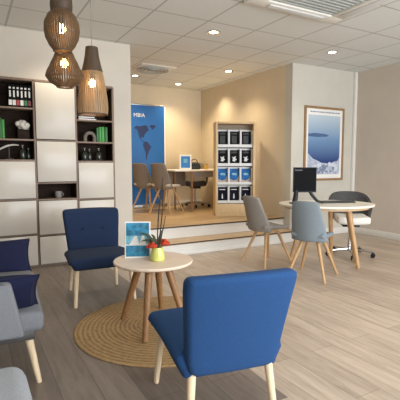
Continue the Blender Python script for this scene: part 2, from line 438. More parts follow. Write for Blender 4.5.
a = thing('air_conditioner', 'large square ceiling cassette air conditioner with grey grille', 'air conditioner', (2.82,2.63,H))
f = MB(); s_ = .56; i_ = .40
f.box((-s_,-s_,-.04),(s_,-i_,0), .008); f.box((-s_,i_,-.04),(s_,s_,0), .008); f.box((-s_,-i_,-.04),(-i_,i_,0), .008); f.box((i_,-i_,-.04),(s_,i_,0), .008)
f.build('frame', M['white'], a)
g = MB()
g.box((-i_,-i_,-.022),(i_,i_,-.002))
for k in range(15): g.box((-i_+.02,-i_+.035+k*.052,-.03),(i_-.02,-i_+.05+k*.052,-.02))
g.build('grille', M['grille'], a)
for sx, sy in ((0,1),(0,-1),(1,0),(-1,0)):
    b = MB(); q = (s_+i_)/2
    if sx == 0: b.box((-.34,sy*q-.04,-.05),(.34,sy*q+.04,-.041), .004)
    else: b.box((sx*q-.04,-.34,-.05),(sx*q+.04,.34,-.041), .004)
    b.build('air_flap', M['acryl'], a)

# ------------------------------------------------------------------ wardrobe wall unit
WX = [.21,.654,1.095,1.53]; WY = 4.79; WB = 5.075
wu = thing('wall_unit', 'tall storage wall unit with glossy cream doors and dark open compartments', 'storage unit', (0,0,0))
T = .022
c = MB()
for x in WX: c.box((x-T/2,WY+.004,.03),(x+T/2,WB,2.05), .002)
c.box((WX[0],WY+.004,2.035),(WX[-1],WB,2.06), .002); c.box((WX[0],WY+.02,0),(WX[-1],WB,.03))
c.build('carcass', M['carcass'], wu)
MB().box((WX[0],WB-.012,.03),(WX[-1],WB,2.04)).build('back_panel', M['walnut'], wu)
rows = [ [(0,.375,1),(.375,.765,1),(.765,1.19,1),(1.19,1.41,0),(1.41,1.745,0),(1.745,2.04,0)],
         [(0,.355,1),(.355,.755,1),(.755,.94,0),(.94,1.41,1),(1.41,2.04,1)],
         [(0,.33,1),(.33,.74,1),(.74,1.18,1),(1.18,1.40,0),(1.40,1.65,0),(1.65,2.04,0)] ]
for ci, rs in enumerate(rows):
    x0, x1 = WX[ci]+T/2, WX[ci+1]-T/2
    for z0, z1, door in rs:
        if z0 > .1: MB().box((x0,WY+.005,z0-.009),(x1,WB-.012,z0+.009), .002).build('shelf', M['carcass'], wu)
        if door: MB().box((x0+.002,WY-.014,z0+(.014 if z0>.1 else .035)),(x1-.002,WY+.004,z1-.012), .004).build('door', M['gloss'], wu)
        else:
            MB().box((x0,WY+.02,z0+.009),(x0+.004,WB-.012,z1-.009)).build('lining', M['walnut'], wu)
            MB().box((x1-.004,WY+.02,z0+.009),(x1,WB-.012,z1-.009)).build('lining', M['walnut'], wu)

# things on its shelves
GB = 'dark guidebooks on the top left shelf'
gx = [.425,.463,.501,.539,.577,.615]
gm = ['acryl','acryl','red','acryl','green2','maroon']
glab = ['leftmost dark guidebook on the top left shelf','second dark guidebook from the left on the top shelf',
        'dark guidebook with a red mark low on its spine','dark guidebook right of the red marked one',
        'dark guidebook with green mark, second from right on its shelf','rightmost dark guidebook with maroon mark on the top left shelf']
for x, mk, lb in zip(gx, gm, glab):
    t = thing('guidebook', lb, 'book', (x,4.82,1.7545), 0, GB)
    MB().box((-.0165,0,0),(.0165,.15,.235), .002, 1).build('cover', M['cov_black'], t)
    sp = MB(); k = random.random()*.02
    sp.box((-.01,-.0012,.19),(.01,.001,.208)); sp.box((-.008,-.0012,.10+k),(.008,.001,.172))
    sp.build('spine_title', M['acryl'], t)
    MB().box((-.0155,-.0012,.02),(.0155,.001,.075)).build('spine_band', M[mk], t)
def book(x, y, z, w, d, h, m, lb, grp):
    t = thing('book', lb, 'book', (x,y,z), 0, grp)
    b = MB(); b.box((-w/2,0,0),(w/2,d,.0)) if False else None
    b = MB(); b.box((-w/2,0,0),(-w/2+.003,d,h)); b.box((w/2-.003,0,0),(w/2,d,h)); b.box((-w/2,0,0),(w/2,.004,h), .001)
    b.build('cover', m, t)
    MB().box((-w/2+.003,.004,.004),(w/2-.003,d-.004,h-.005)).build('pages', M['paper'], t)
G2 = 'bright books on the second left shelf'
book(.297,4.83,1.4195,.03,.19,.19, M['yellow'], 'bright yellow book on the second shelf at the left edge', G2)
book(.325,4.83,1.4195,.021,.19,.215, M['green2'], 'dark green book beside the yellow book', G2)
book(.349,4.83,1.4195,.022,.19,.20, M['green'], 'green book right of the dark green one by the white coral', G2)
G3 = 'green books on the right column shelf'
for x, w, h, mm, lb in ((1.352,.026,.165,'green2','leftmost thin dark green book beside the grey arch ornament'),(1.383,.028,.175,'green','bright green book second from the left in the right column'),
                     (1.416,.032,.178,'green','widest bright green book in the right column'),(1.455,.03,.176,'green2','rightmost green book near the unit\'s right edge')):
    book(x,4.83,1.4095,w,.19,h,M[mm],lb,G3)
# white coral on a dark block
t = thing('coral_ornament', 'white lumpy coral ornament on a dark block on left shelf', 'ornament', (.55,4.90,1.4195)); t.scale = (1.2,1.2,1.2)
b = MB(); 
for k in range(16):
    an = random.random()*2*PI; rr = random.random()*.05
    b.sphere((rr*math.cos(an), rr*.7*math.sin(an), .125+random.uniform(-.028,.03)), random.uniform(.022,.034), n=10)
b.build('coral', M['coral_wh'], t)
MB().box((-.05,-.04,0),(.05,.04,.09), .006).build('plinth', M['walnut'], t)
# slender white curved ornament on dark stand
t = thing('curved_ornament', 'slender white curved ornament on the shelf above the left door', 'ornament', (.40,4.90,1.1995))
b = MB(); pts = [(-.15+.25*u, 0, .07+.09*math.sin(u*1.9)) for u in [k/12 for k in range(13)]]
b.path(pts, [.005+.006*math.sin(PI*k/12) for k in range(13)], 8); b.build('arc', M['coral_wh'], t)
b = MB(); b.lathe([(0,0),(.045,0),(.045,.01),(.008,.018),(.006,.13),(0,.13)], 20); b.build('stand', M['dgrey'], t)
def bottle(x, y, z, s, h, lb, grp, m='dark_glass'):
    t = thing('bottle', lb, 'bottle', (x,y,z), 0, grp)
    MB().lathe([(0,0),(.03*s,0),(.032*s,.005),(.032*s,h*.55),(.025*s,h*.68),(.011*s,h*.78),(.011*s,h*.95),(0,h*.95)], 20).build('glass_body', M[m], t)
    MB().lathe([(.013*s,h*.92),(.013*s,h),(0,h)], 16).build('cap', M['stone_grey'], t)
bottle(.535,4.9,1.1995,1.1,.16,'dark bottle right of the white curved ornament','dark glass bottles on the shelves')
bottle(.60,4.95,1.1995,.9,.13,'small dark bottle in the left column\'s low compartment corner','dark glass bottles on the shelves')
bottle(1.20,4.87,1.1895,1.25,.15,'olive dark bottle, leftmost above the right column door','dark glass bottles on the shelves')
bottle(1.265,4.9,1.1895,1.05,.14,'middle of three dark bottles above the right column door','dark glass bottles on the shelves')
bottle(1.37,4.88,1.1895,1.35,.15,'rightmost of three dark bottles above the right column door','dark glass bottles on the shelves')
# arch ornament
t = MB(); t.path([(.06*math.cos(PI-PI*k/12), 0, .055+.06*math.sin(PI*k/12)) if 0 else (.055*math.cos(PI-PI*k/12),0,.05+.055*math.sin(PI*k/12)) for k in range(13)], .02, 10)
t.tube((-.055,0,0),(-.055,0,.052),.022); t.tube((.055,0,0),(.055,0,.052),.022)
o = t.build('arch_ornament', M['stone_grey']); o.location = (1.265,4.86,1.4095); tag(o, 'grey stone arch ornament left of the green books', 'ornament')
# flat books on the top right shelf
for k, (z, w, m, lb) in enumerate(((0,.21,'stone_grey','large grey book lying lowest under the bottle shaped lamp'),(.022,.19,'cov_navy','dark book lying on the grey one behind the lamp'),(.041,.16,'paper','pale book lying topmost of the flat stack'))):
    t = thing('flat_book', lb, 'book', (1.235,4.93,1.6595+z), (3,-4,6)[k], 'flat books on top right shelf')
    b = MB(); b.box((-w/2,-.09,0),(w/2,.09,.003)); b.box((-w/2,-.09,.017),(w/2,.09,.02)); b.box((-w/2,-.09,0),(-w/2+.003,.09,.02)); b.build('cover', M[m], t)
    MB().box((-w/2+.004,-.086,.0032),(w/2-.004,.086,.0168)).build('pages', M['paper'], t)
t = thing('cup', 'small grey cup alone in the middle column\'s open compartment', 'cup', (.90,4.9,.764))
MB().lathe([(0,0),(.03,0),(.038,.02),(.04,.075),(.036,.075),(.033,.02),(0,.012)], 24).build('cup_body', M['cup'], t)
b = MB(); b.path([(.038+.022*math.sin(PI*k/8), 0, .02+.04*k/8) for k in range(9)], .004, 6); b.build('handle', M['cup'], t)

# ------------------------------------------------------------------ pendant lamps
def slat_lamp(loc, prof, label, nsl, m, cordz, bulb_z, neck_m=None, neck_prof=None, fill=.74):
    t = thing('pendant_lamp', label, 'pendant lamp', loc, 0, 'slatted wooden pendant lamps')
    def interp(z):
        for (r1,z1),(r2,z2) in zip(prof, prof[1:]):
            if min(z1,z2)-1e-9 <= z <= max(z1,z2)+1e-9: 
                u = (z-z1)/(z2-z1) if z2 != z1 else 0
                u = u*u*(3-2*u)*.35+u*.65
                return r1+(r2-r1)*u
        return prof[-1][0]
    ztop, zbot = prof[0][1], prof[-1][1]
    b = MB(); n = 22
    for k in range(nsl):
        a0 = 2*PI*k/nsl
        da = PI/nsl*fill
        bm2 = bmesh.new(); rows_ = []
        for i in range(n+1):
            z = ztop+(zbot-ztop)*i/n; r_ = interp(z)
            rows_.append([bm2.verts.new((rr*math.cos(a0+s*da), rr*math.sin(a0+s*da), z)) for rr, s in ((r_,-1),(r_,1),(r_-.0035,1),(r_-.0035,-1))])
        for A, B in zip(rows_, rows_[1:]):
            for q in range(4): bm2.faces.new((A[q],A[(q+1)%4],B[(q+1)%4],B[q]))
        bm2.faces.new(rows_[0][::-1]); bm2.faces.new(rows_[-1])
        bmesh.ops.recalc_face_normals(bm2, faces=bm2.faces)
        b._take(bm2)
    b.build('slats', m, t)
    for z in (ztop, zbot):
        rg = MB(); r_ = interp(z); rg.lathe([(r_-.008,z-.004),(r_+.002,z-.004),(r_+.002,z+.004),(r_-.008,z+.004),(r_-.008,z-.004)], 36)
        rg.build('rim_ring', M['veneer_dark'], t)
    top = ztop
    if neck_prof:
        MB().lathe(neck_prof, 32).build('neck', neck_m, t); top = max(z for r_, z in neck_prof)
    MB().tube((0,0,bulb_z+.05),(0,0,cordz),.003,n=8).build('cord', M['cord'], t)
    MB().lathe([(0,.005),(.03,.005),(.035,-.01),(.035,-.03),(0,-.03)][::-1], 24, (0,0,cordz)).build('ceiling_rose', M['white'], t)
    s = MB(); s.lathe([(0,.08),(.016,.078),(.02,.05),(.02,.03),(0,.03)][::-1], 16, (0,0,bulb_z)); s.build('socket', M['black'], t)
    bl = MB(); bl.lathe([(0,-.035),(.018,-.03),(.026,-.012),(.026,.004),(.014,.028),(0,.032)], 18, (0,0,bulb_z)); bl.build('bulb', M['bulb'], t)
    return t
z0 = 2.05
slat_lamp((.624,3.086,z0), [(.068,.175),(.098,.14),(.119,.09),(.122,.04),(.115,-.01),(.092,-.06),(.062,-.1)], 'round gourd shaped slatted wooden pendant lamp hanging highest, with wide neck', 42, M['veneer'], H-z0, .055,
          M['veneer_dark'], [(.060,.17),(.074,.18),(.077,.21),(.072,.36),(.064,.40),(.058,.40),(.066,.36),(.070,.21),(.06,.17)])
z0 = 1.84
slat_lamp((.672,3.268,z0), [(.056,.165),(.075,.12),(.105,.055),(.132,.0),(.141,-.03),(.118,-.068),(.06,-.108)], 'bell shaped slatted wooden pendant lamp hanging just below the round one', 46, M['veneer'], H-z0, .07)
z0 = 1.70
slat_lamp((.906,3.36,z0), [(.081,.19),(.095,.12),(.108,.05),(.119,-.05),(.122,-.10),(.117,-.15)], 'bottle shaped slatted wooden pendant lamp with dark neck, hanging lowest on the right', 44, M['veneer_pale'], H-z0, .10,
          M['veneer_dark'], [(.076,.185),(.083,.19),(.068,.25),(.056,.31),(.048,.38),(.042,.38),(.05,.31),(.062,.25),(.076,.185)], .70)

# ------------------------------------------------------------------ lounge: rug, table
rug = MB(); rug.lathe([(0,.011),(.3,.011),(.6,.011),(.617,.009),(.623,.005),(.62,0),(0,0)], 96)
o = rug.build('round_rug', M['jute']); o.location = (1.18,2.60,.0032); tag(o, 'round braided jute rug under the coffee table', 'rug')

TZ = .465
t = thing('coffee_table', 'round pale coffee table with four splayed oak legs on the jute rug', 'coffee table', (1.115,2.64,.0145))
MB().lathe([(0,TZ-.024),(.262,TZ-.024),(.276,TZ-.016),(.278,TZ-.006),(.274,TZ),(0,TZ)], 72).build('table_top', M['ply'], t)
for sx, sy in ((-.165,.19),(-.175,-.265),(.165,-.19),(.175,.265)):
    MB().tube((sx,sy,0),(sx*.42,sy*.38,TZ-.024),.019,.0275,16).build('leg', M['oak'], t)
# items on the table
TT = TZ+.0145
t = thing('picture_panel', 'white edged panel with teal artwork standing on the coffee table', 'picture', (1.035,2.735,TT), -24)
lean = Matrix.Rotation(R(-9), 4, 'X')
MB().box((-.092,-.006,0),(.092,.006,.262), .003, 1, mtx=lean).build('board', M['paper'], t)
b = MB(); b.box((-.082,-.0085,.16),(.082,-.0065,.252), mtx=lean); b.box((-.082,-.0085,.012),(.082,-.0065,.09), mtx=lean); b.build('print', M['art_teal'], t)
b = MB()
for pts in ([(-.082,.16),(-.02,.16),(-.06,.095),(-.082,.1)],[(-.005,.16),(.03,.16),(.012,.1)],[(.045,.16),(.08,.16),(.08,.1),(.06,.1)]): b.prism(pts,'y',-.0082,-.0066,mtx=lean)
b.build('print_stripe', M['art_pale'], t)
MB().prism([(0,.03),(.075,.0),(.07,0),(0,.005)],'x',-.02,.02, mtx=Matrix.Translation((0,.03,0))).build('prop', M['paper'], t)

vx, vy = 1.13, 2.60
t = thing('vase', 'squat lime yellow vase on the coffee table', 'vase', (vx,vy,TT))
MB().lathe([(0,0),(.044,0),(.05,.008),(.05,.03),(.044,.07),(.036,.094),(.031,.094),(.036,.07),(.04,.03),(0,.012)], 32).build('vase_body', M['vase'], t)
t = thing('flower_arrangement', 'orange red flowers with tall dark stems in the lime vase', 'flowers', (vx,vy,TT+.06))
b = MB()
for (x,y,z,s) in ((-.045,-.025,.055,1.0),(.05,-.02,.065,1.1),(.035,.03,.08,.9),(-.02,.04,.07,.9),(.06,.02,.05,.8),(-.062,.0,.045,.7)):
    for k in range(9):
        an = 2*PI*k/9+s; up = .5+.5*random.random()
        z2 = z-.012; b.sphere((x+.018*s*math.cos(an), y+.018*s*math.sin(an), z2+.010*up), .0155*s, n=8, sc=(1,1,.7))
    b.sphere((x,y,z+.012), .014*s, n=8)
b.build('blossom', M['coral_fl'], t)
b = MB()
for (dx,dy,h,c) in ((.035,.0,.42,-.02),(.06,.005,.52,-.03),(.06,.0,.25,.01),(.03,-.01,.47,.03)):
    b.path([(dx*u+c*math.sin(u*2.6)*.6, dy*u, .0+h*u) for u in [k/10 for k in range(11)]], [.0052-.0028*k/10 for k in range(11)], 7)
b.build('stem', M['twig'], t)
b = MB()
for (ex,ey,ez,w) in ((-.14,-.02,.15,.011),(-.10,-.03,.11,.010),(-.12,.02,.08,.010),(-.06,-.02,.13,.009),(.05,0,.16,.009)):
    d = Vector((ex,ey,ez)); u = d.cross(Vector((0,1,0))).normalized()
    bm2 = bmesh.new(); L_ = []
    for k in range(7):
        q = k/6; ww = w*math.sin(PI*min(.97,q*.9+.08)); p_ = d*q + Vector((0,0,.03*math.sin(PI*q)+.03*(1-q)))
        L_.append((bm2.verts.new(p_+u*ww), bm2.verts.new(p_-u*ww), bm2.verts.new(p_+Vector((0,-.003,0)))))
    for A, B in zip(L_, L_[1:]): bm2.faces.new((A[0],A[2],B[2],B[0])); bm2.faces.new((A[2],A[1],B[1],B[2])); bm2.faces.new((A[1],A[0],B[0],B[1]))
    bmesh.ops.recalc_face_normals(bm2, faces=bm2.faces); b._take(bm2)
b.build('leaf', M['leafg'], t)

# ------------------------------------------------------------------ blue lounge chairs (face local +y)
def lounge_chair(label, loc, rz, fab):
    t = thing('lounge_chair', label, 'chair', loc, rz, 'blue fabric lounge chairs')
    def seat_d(v):
        y = v.y; z = v.z
        w = 1 + .05*(y/.28)
        if z > .33: z += .018*(1-(v.x/.27)**2)*(1-((y-.02)/.32)**2)
        else:
            w -= .10; z += .03*max(0,(y+.1)/.37)
        z += -.018*max(0,-y)/.28
        return (v.x*w, y, z)
    MB().box((-.258,-.24,.265),(.258,.275,.385), .036, 4, sub=4, deform=seat_d).build('seat', fab, t)
    zb, zt = .27, .718
    def back_d(v):
        u = (v.z-zb)/(zt-zb)
        w = .81 + .14*min(1,max(0,u*1.15)) - .10*max(0,1-u/.14)**2
        y = v.y - .11*u - .025*u*u + .03*(v.x/.25)**2*(.4+.6*u)
        if v.y > .02:
            y += .012*(1-(v.x/.25)**2)*math.sin(PI*min(1,max(0,u)))
            y -= .016*math.exp(-((u-.62)/.035)**2)
        z = v.z + .006*math.cos(v.x/.25*PI/2) * (1 if u > .8 else 0)
        return (v.x*w, y, z)
    bk = MB().box((-.25,-.275,zb),(.25,-.19,zt), .028, 4, sub=9, deform=lambda v: back_d(Vector((v.x, v.y+.2325-.0, v.z)))).build('backrest', fab, t)
    # shift so that the shell's rear bottom sits behind the seat
    for v in bk.data.vertices: v.co.y -= .228
    for x in (-.085,.085): MB().sphere((x,-.243,.55), .008, sc=(1,.6,1), n=10).build('button', M['navy_seam'], bk)
    for sx in (-1,1):
        MB().tube((sx*.228,.245,0),(sx*.205,.20,.31),.0135,.02,14).build('leg', M['pale_wood'], t)
        MB().tube((sx*.20,-.262,0),(sx*.175,-.215,.31),.0135,.02,14).build('leg', M['pale_wood'], t)
    return t
lounge_chair('bright blue lounge chair facing the wall unit, its back nearest the viewer', (.995,1.63,.003), -11, M['blue'])
lounge_chair('deep navy blue lounge chair standing in front of the wall unit', (.965,3.49,.003), 176, M['blue_deep']).scale = (1.07,1,1.02)

# ------------------------------------------------------------------ sofa and cushions at the left edge
t = thing('sofa', 'grey sofa with pale wooden legs at the left edge facing right', 'sofa', (-.10,2.545,0), -4)
# local: front edge toward +x
def sd(v):
    z = v.z
    if z > .4: z += .012*(1-(v.x/.45)**2)
    return (v.x, v.y, z)
MB().box((-.40,-.425,.325),(.43,.60,.425), .03, 3, sub=4, deform=sd).build('seat', M['grey_fab'], t)
MB().box((-.50,-.43,.31),(-.36,.61,.80), .04, 3).build('backrest', M['grey_fab'], t)
for y0, y1 in ((-.495,-.425),(.60,.67)):
    ar = MB(); ar.box((-.48,y0,.335),(.34,y1,.60), .018, 3, deform=lambda v: (v.x-(.055*(v.z-.335)/.265 if v.x > 0 else 0), v.y, v.z))
    ao = ar.build('armrest', M['grey_fab'], t)
    pi = MB(); yy = y0+.012 if y0 < 0 else y1-.012
    pi.path([(.329,yy,.345),(.286,yy,.55),(.276,yy,.588),(.245,yy,.597),(-.4,yy,.597)], .006, 8)
    pi.build('piping', M['grey_pipe'], ao)
MB().box((-.45,-.41,.285),(.385,.58,.33), .006).build('seat_frame', M['dgrey'], t)
for sx, sy in ((1,-1),(1,1),(-1,-1),(-1,1)):
    px_ = .355 if sx > 0 else -.42
    MB().tube((px_+sx*.05, -.29 if sy < 0 else .50, 0),(px_, -.31 if sy < 0 else .47, .29),.0135,.021,14).build('leg', M['pale_wood'], t)
def cushion(loc, rot, w, h, th, lb):
    t = thing('cushion', lb, 'cushion', loc, 0, 'navy cushions on the grey sofa')
    mt = Matrix.Rotation(R(rot[2]),4,'Z') @ Matrix.Rotation(R(rot[0]),4,'X')
    c_ = MB().pillow(w,h,th, mt).build('cover', M['navy'], t)
    pp = []
    n = 24
    for e in range(4):
        for k in range(n):
            s = -1+2*k/n
            u, v_ = ((s,-1),(1,s),(-s,1),(-1,-s))[e]
            pin = 1-.07*(1-abs(u)**2)*(abs(v_)**3); pin2 = 1-.07*(1-abs(v_)**2)*(abs(u)**3)
            pp.append(mt @ Vector((u*w/2*pin2, v_*h/2*pin, 0)))
    pp.append(pp[0]); MB().path(pp, .0045, 6).build('piping', M['navy_seam'], t)
cushion((.09,3.06,.515), (58,0,-4), .54, .25, .12, 'navy cushion propped against the sofa\'s far arm')
cushion((.02,2.19,.51), (124,0,-4), .54, .24, .12, 'navy cushion propped behind the sofa\'s near grey arm')

t = thing('footstool', 'pale grey rounded stool cut off at the bottom left corner', 'stool', (-.105,1.25,.0)); t.scale = (1,1,1.06)
MB().box((-.25,-.25,.33),(.25,.25,.45), .055, 5).build('seat', M['pale_grey'], t)
b = MB(); b.box((-.21,-.21,.29),(.21,.21,.335), .01); b.build('seat_frame', M['dgrey'], t)
for sx in (-1,1):
    for sy in (-1,1): MB().tube((sx*.2,sy*.2,0),(sx*.17,sy*.17,.30),.013,.02,12).build('leg', M['pale_wood'], t)

# ------------------------------------------------------------------ shell chairs with splayed legs (face local +y)
def shell_chair(label, loc, rz, m, m_seat, legm, group):
    t = thing('shell_chair', label, 'chair', loc, rz, group)
    def bd(v):
        u = (v.z-.39)/.41
        w = 1.0 - .30*max(0,u)**1.2
        y = v.y - .085*u - .03*u*u + .085*(v.x/.2)**2*(1-.45*u)
        z = v.z - .022*(v.x/.19)**4*(1 if u > .5 else 0)
        return (v.x*w, y, z)
    MB().box((-.185,-.20,.39),(.185,-.165,.80), .016, 3, sub=6, deform=bd).build('backrest', m, t)
    def sd_(v):
        w = 1-.12*max(0,(v.y)/.22)**2
        z = v.z + .02*(v.x/.2)**2 - .015*max(0,v.y/.22)**2 + .02*max(0,-v.y/.2)**2
        return (v.x*w, v.y, z)
    MB().box((-.168,-.19,.405),(.168,.215,.45), .018, 3, sub=5, deform=sd_).build('seat', m_seat, t)
    b = MB(); b.box((-.09,-.09,.378),(.09,.09,.408), .006); b.build('leg_plate', legm, t)
    for sx in (-1,1):
        for sy in (-1,1): MB().tube((sx*.195,sy*.215,0),(sx*.075,sy*.085,.392),.0125,.0195,14).build('leg', legm, t)
    return t
GS = 'upholstered shell chairs'
shell_chair('blue grey shell chair with its back to the viewer at the oval desk', (3.04,3.03,0), -63, M['bluegrey'], M['bluegrey'], M['oak_mid'], GS)
shell_chair('taupe grey shell chair in side view before the white steps', (3.0,3.72,0), -85, M['taupe'], M['taupe'], M['oak_mid'], GS)
fc = shell_chair('taupe shell chair on the platform nearer the platform edge, pale seat showing', (2.96,6.40,ZP), -56, M['taupe_dark'], M['seat_pale'], M['oak_mid'], GS)
dup(fc, (2.80,6.83,ZP), -56, 'taupe shell chair on the platform directly in front of the blue banner')

for o_ in bpy.data.objects:
    if o_.get('category') == 'chair' and o_.location.z > .3: o_.scale = (1.06,1.06,1.06)
# ------------------------------------------------------------------ round desk at right
DZ = .715
dx, dy = 3.48, 3.285
t = thing('oval_desk', 'cream topped oval desk on splayed oak legs at the right', 'desk', (dx,dy,0), -30)
MB().lathe([(0,DZ-.03),(.485,DZ-.03),(.515,DZ-.022),(.522,DZ-.008),(.516,DZ),(0,DZ)], 80, sx=1.0, sy=.84).build('table_top', M['desk_top'], t)
b = MB(); b.lathe([(0,DZ-.052),(.46,DZ-.052),(.475,DZ-.03),(0,DZ-.03)], 60, sx=1, sy=.82); b.build('top_underside', M['ply_edge'], t)
for (fx,fy,txx,tyy) in ((.40,.12,.26,.06),(.34,-.12,.22,-.1),(-.33,.26,-.2,.14),(.19,.36,.12,.22)):
    MB().tube((fx,fy,0),(txx,tyy,DZ-.05),.02,.03,16).build('leg', M['oak_mid'], t)
dt = DZ
def cam_pt(px, py, D):
    pass
t = thing('monitor', 'black flat monitor with angled stand on the oval desk', 'monitor', (3.225,3.36,dt), -28)
MB().box((-.128,-.012,.125),(.128,.014,.40), .005, 2).build('casing', M['black'], t)
MB().box((-.121,-.0135,.14),(.121,-.0125,.393)).build('screen', M['black_gloss'], t)
MB().box((-.115,-.0145,.362),(-.03,-.0136,.376)).build('screen_strip', M['dgrey'], t)  # thin dark grey strip near the top left of the screen
b = MB(); b.path([(-.08,.02,.2),(-.095,.0,.1),(-.115,-.03,.012)], [.022,.026,.03], 12); b.build('stand_leg', M['black'], t)
b = MB(); b.path([(.03,.02,.2),(.08,.0,.1),(.14,-.01,.03),(.2,-.02,.013)], [.018,.018,.016,.012], 12); b.build('stand_leg', M['black'], t)
MB().box((-.16,-.07,0),(.06,.05,.012), .005).build('stand_foot', M['black'], t)
t = thing('keyboard', 'black keyboard lying on the oval desk right of the monitor', 'keyboard', (3.63,3.27,dt), -22)
MB().box((-.2,-.065,0),(.2,.065,.014), .004).build('base', M['black'], t)
b = MB()
for r_ in range(5):
    for c_ in range(14): b.box((-.19+c_*.027,-.056+r_*.0226,.014),(-.19+c_*.027+.022,-.056+r_*.0226+.018,.02), .002, 1)
k = b.build('keys', M['dgrey'], t); 

def office_chair(label, loc, rz, back_m, seat_m, h0=.44, wide=.25, bh=.40):
    t = thing('office_chair', label, 'office chair', loc, rz, 'swivel office chairs')
    b = MB()
    b.lathe([(0,.10),(.03,.10),(.034,.075),(.03,.06),(0,.06)][::-1], 20)
    b.build('hub', M['chrome'], t)
    for k in range(5):
        an = 2*PI*k/5+.3; c, s = math.cos(an), math.sin(an)
        l = MB().path([(0.02*c,.02*s,.085),(.16*c,.16*s,.078),(.28*c,.28*s,.066)], [.02,.016,.012], 10).build('base_arm', M['chrome'], t)
        w = MB()
        for d in (-.014,.014): w.tube((.28*c-s*(d-.008),.28*s+c*(d-.008),.028),(.28*c-s*(d+.008),.28*s+c*(d+.008),.028),.028,n=16)
        w.tube((.28*c,.28*s,.03),(.28*c,.28*s,.07),.008,n=8)
        w.build('caster', M['black'], t)
    MB().tube((0,0,.09),(0,0,h0-.08),.024,.02,16).build('gas_column', M['chrome'], t)
    MB().box((-.1,-.1,h0-.10),(.1,.1,h0-.055), .01).build('tilt_mechanism', M['black'], t)
    def sdf(v):
        return (v.x*(1-.08*max(0,-v.y/.24)**2), v.y, v.z + .015*(v.x/wide)**2)
    MB().box((-wide+.02,-.2,h0-.055),(wide-.02,.26,h0+.035), .03, 4, sub=4, deform=sdf).build('seat', seat_m, t)
    # curved tub back
    bm2 = bmesh.new(); n = 26; rows_ = []
    m_ = 8
    for j in range(m_+1):
        z = j/m_
        row = []
        for i in range(n+1):
            an = R(-100)+R(200)*i/n
            fall = max(0, 1-(abs(an)/R(100))**3.0)
            hh = bh*(.45+.55*fall)
            r_ = wide+.02+.03*z
            zz = h0-.02+hh*z
            row.append((r_*math.sin(an), -.02-(r_*.95)*math.cos(an)-.05*z*fall, zz))
        rows_.append(row)
    V = {}
    for sd in (0,1):
        for j in range(m_+1):
            for i in range(n+1):
                x, y, z = rows_[j][i]; k = 1-.13*sd
                V[sd,j,i] = bm2.verts.new((x*k, (y+.02)*k-.02, z))
    for j in range(m_):
        for i in range(n):
            bm2.faces.new((V[0,j,i],V[0,j,i+1],V[0,j+1,i+1],V[0,j+1,i])); bm2.faces.new((V[1,j,i],V[1,j+1,i],V[1,j+1,i+1],V[1,j,i+1]))
    for i in range(n):
        for j in (0,m_): bm2.faces.new((V[0,j,i],V[1,j,i],V[1,j,i+1],V[0,j,i+1]))
    for j in range(m_):
        for i in (0,n): bm2.faces.new((V[0,j,i],V[0,j+1,i],V[1,j+1,i],V[1,j,i]))
    bmesh.ops.recalc_face_normals(bm2, faces=bm2.faces)
    bmesh.ops.bevel(bm2, geom=[e for e in bm2.edges if e.is_manifold and e.calc_face_angle(0) > R(50)], offset=.012, segments=2, affect='EDGES')
    q = MB(); q._take(bm2); q.build('backrest', back_m, t)
    return t
office_chair('charcoal tub office chair with white seat behind the oval desk', (4.16,3.52,0), 140, M['char'], M['white'], .475, .215, .34)

# ------------------------------------------------------------------ framed poster
t = thing('framed_poster', 'tall wood framed poster of blue sea and white houses', 'poster', (0,0,0))
x0, x1, zz0, zz1 = 4.515, 5.375, .89, 2.045
f = MB(); w = .035
for a_, b_ in (((x0,4.722,zz0),(x0+w,4.749,zz1)),((x1-w,4.722,zz0),(x1,4.749,zz1)),((x0+w,4.722,zz0),(x1-w,4.749,zz0+w)),((x0+w,4.722,zz1-w),(x1-w,4.749,zz1))): f.box(a_,b_,.004,1)
f.build('frame', M['frame_wood'], t)
MB().box((x0+w,4.738,zz0+w),(x1-w,4.748,zz1-w)).build('mat_board', M['paper'], t)
ix0, ix1, iz0, iz1 = x0+.08, x1-.085, zz0+.10, zz1-.13
MB().box((ix0,4.735,iz0),(ix1,4.7385,iz1)).build('print_sea', M['poster_pic'], t)
MB().prism([(ix0,1.62),(ix0+.15,1.635),(ix0+.36,1.625),(ix0+.45,1.605),(ix0+.4,1.585),(ix0+.2,1.572),(ix0,1.58)],'y',4.7338,4.7352).build('print_island', M['island'], t)
MB().prism([(ix0,iz0),(ix1,iz0),(ix1,1.26),(ix1-.05,1.20),(ix1-.12,1.19),(ix1-.2,1.16),(ix0+.3,1.17),(ix0+.22,1.20),(ix0+.1,1.24),(ix0+.03,1.30),(ix0,1.32)],'y',4.7336,4.735).build('print_cliff', M['cliff'], t)
b = MB()
for k in range(34):
    x = random.uniform(ix0+.14,ix1-.09); z = random.uniform(iz0+.01,1.13); w_ = random.uniform(.03,.075); h_ = random.uniform(.025,.06)
    b.box((x,4.7318-.0008*random.random(),z),(x+w_,4.7345,z+h_), m=M['houses'] if random.random() < .6 else M['houses_sh'])
b.sphere((ix0+.26,4.7342,1.13),.05,sc=(1,.03,1), m=M['houses']); b.sphere((ix1-.22,4.7342,1.15),.035,sc=(1,.03,1), m=M['houses'])
b.build('print_houses', M['houses'], t)
b = MB(); x = x0+.12
while x < x1-.14:
    ww = random.uniform(.02,.05); b.box((x,4.7368,zz1-.092),(x+ww,4.7382,zz1-.074)); x += ww+.012
b.build('caption_line', M['houses_sh'], t)

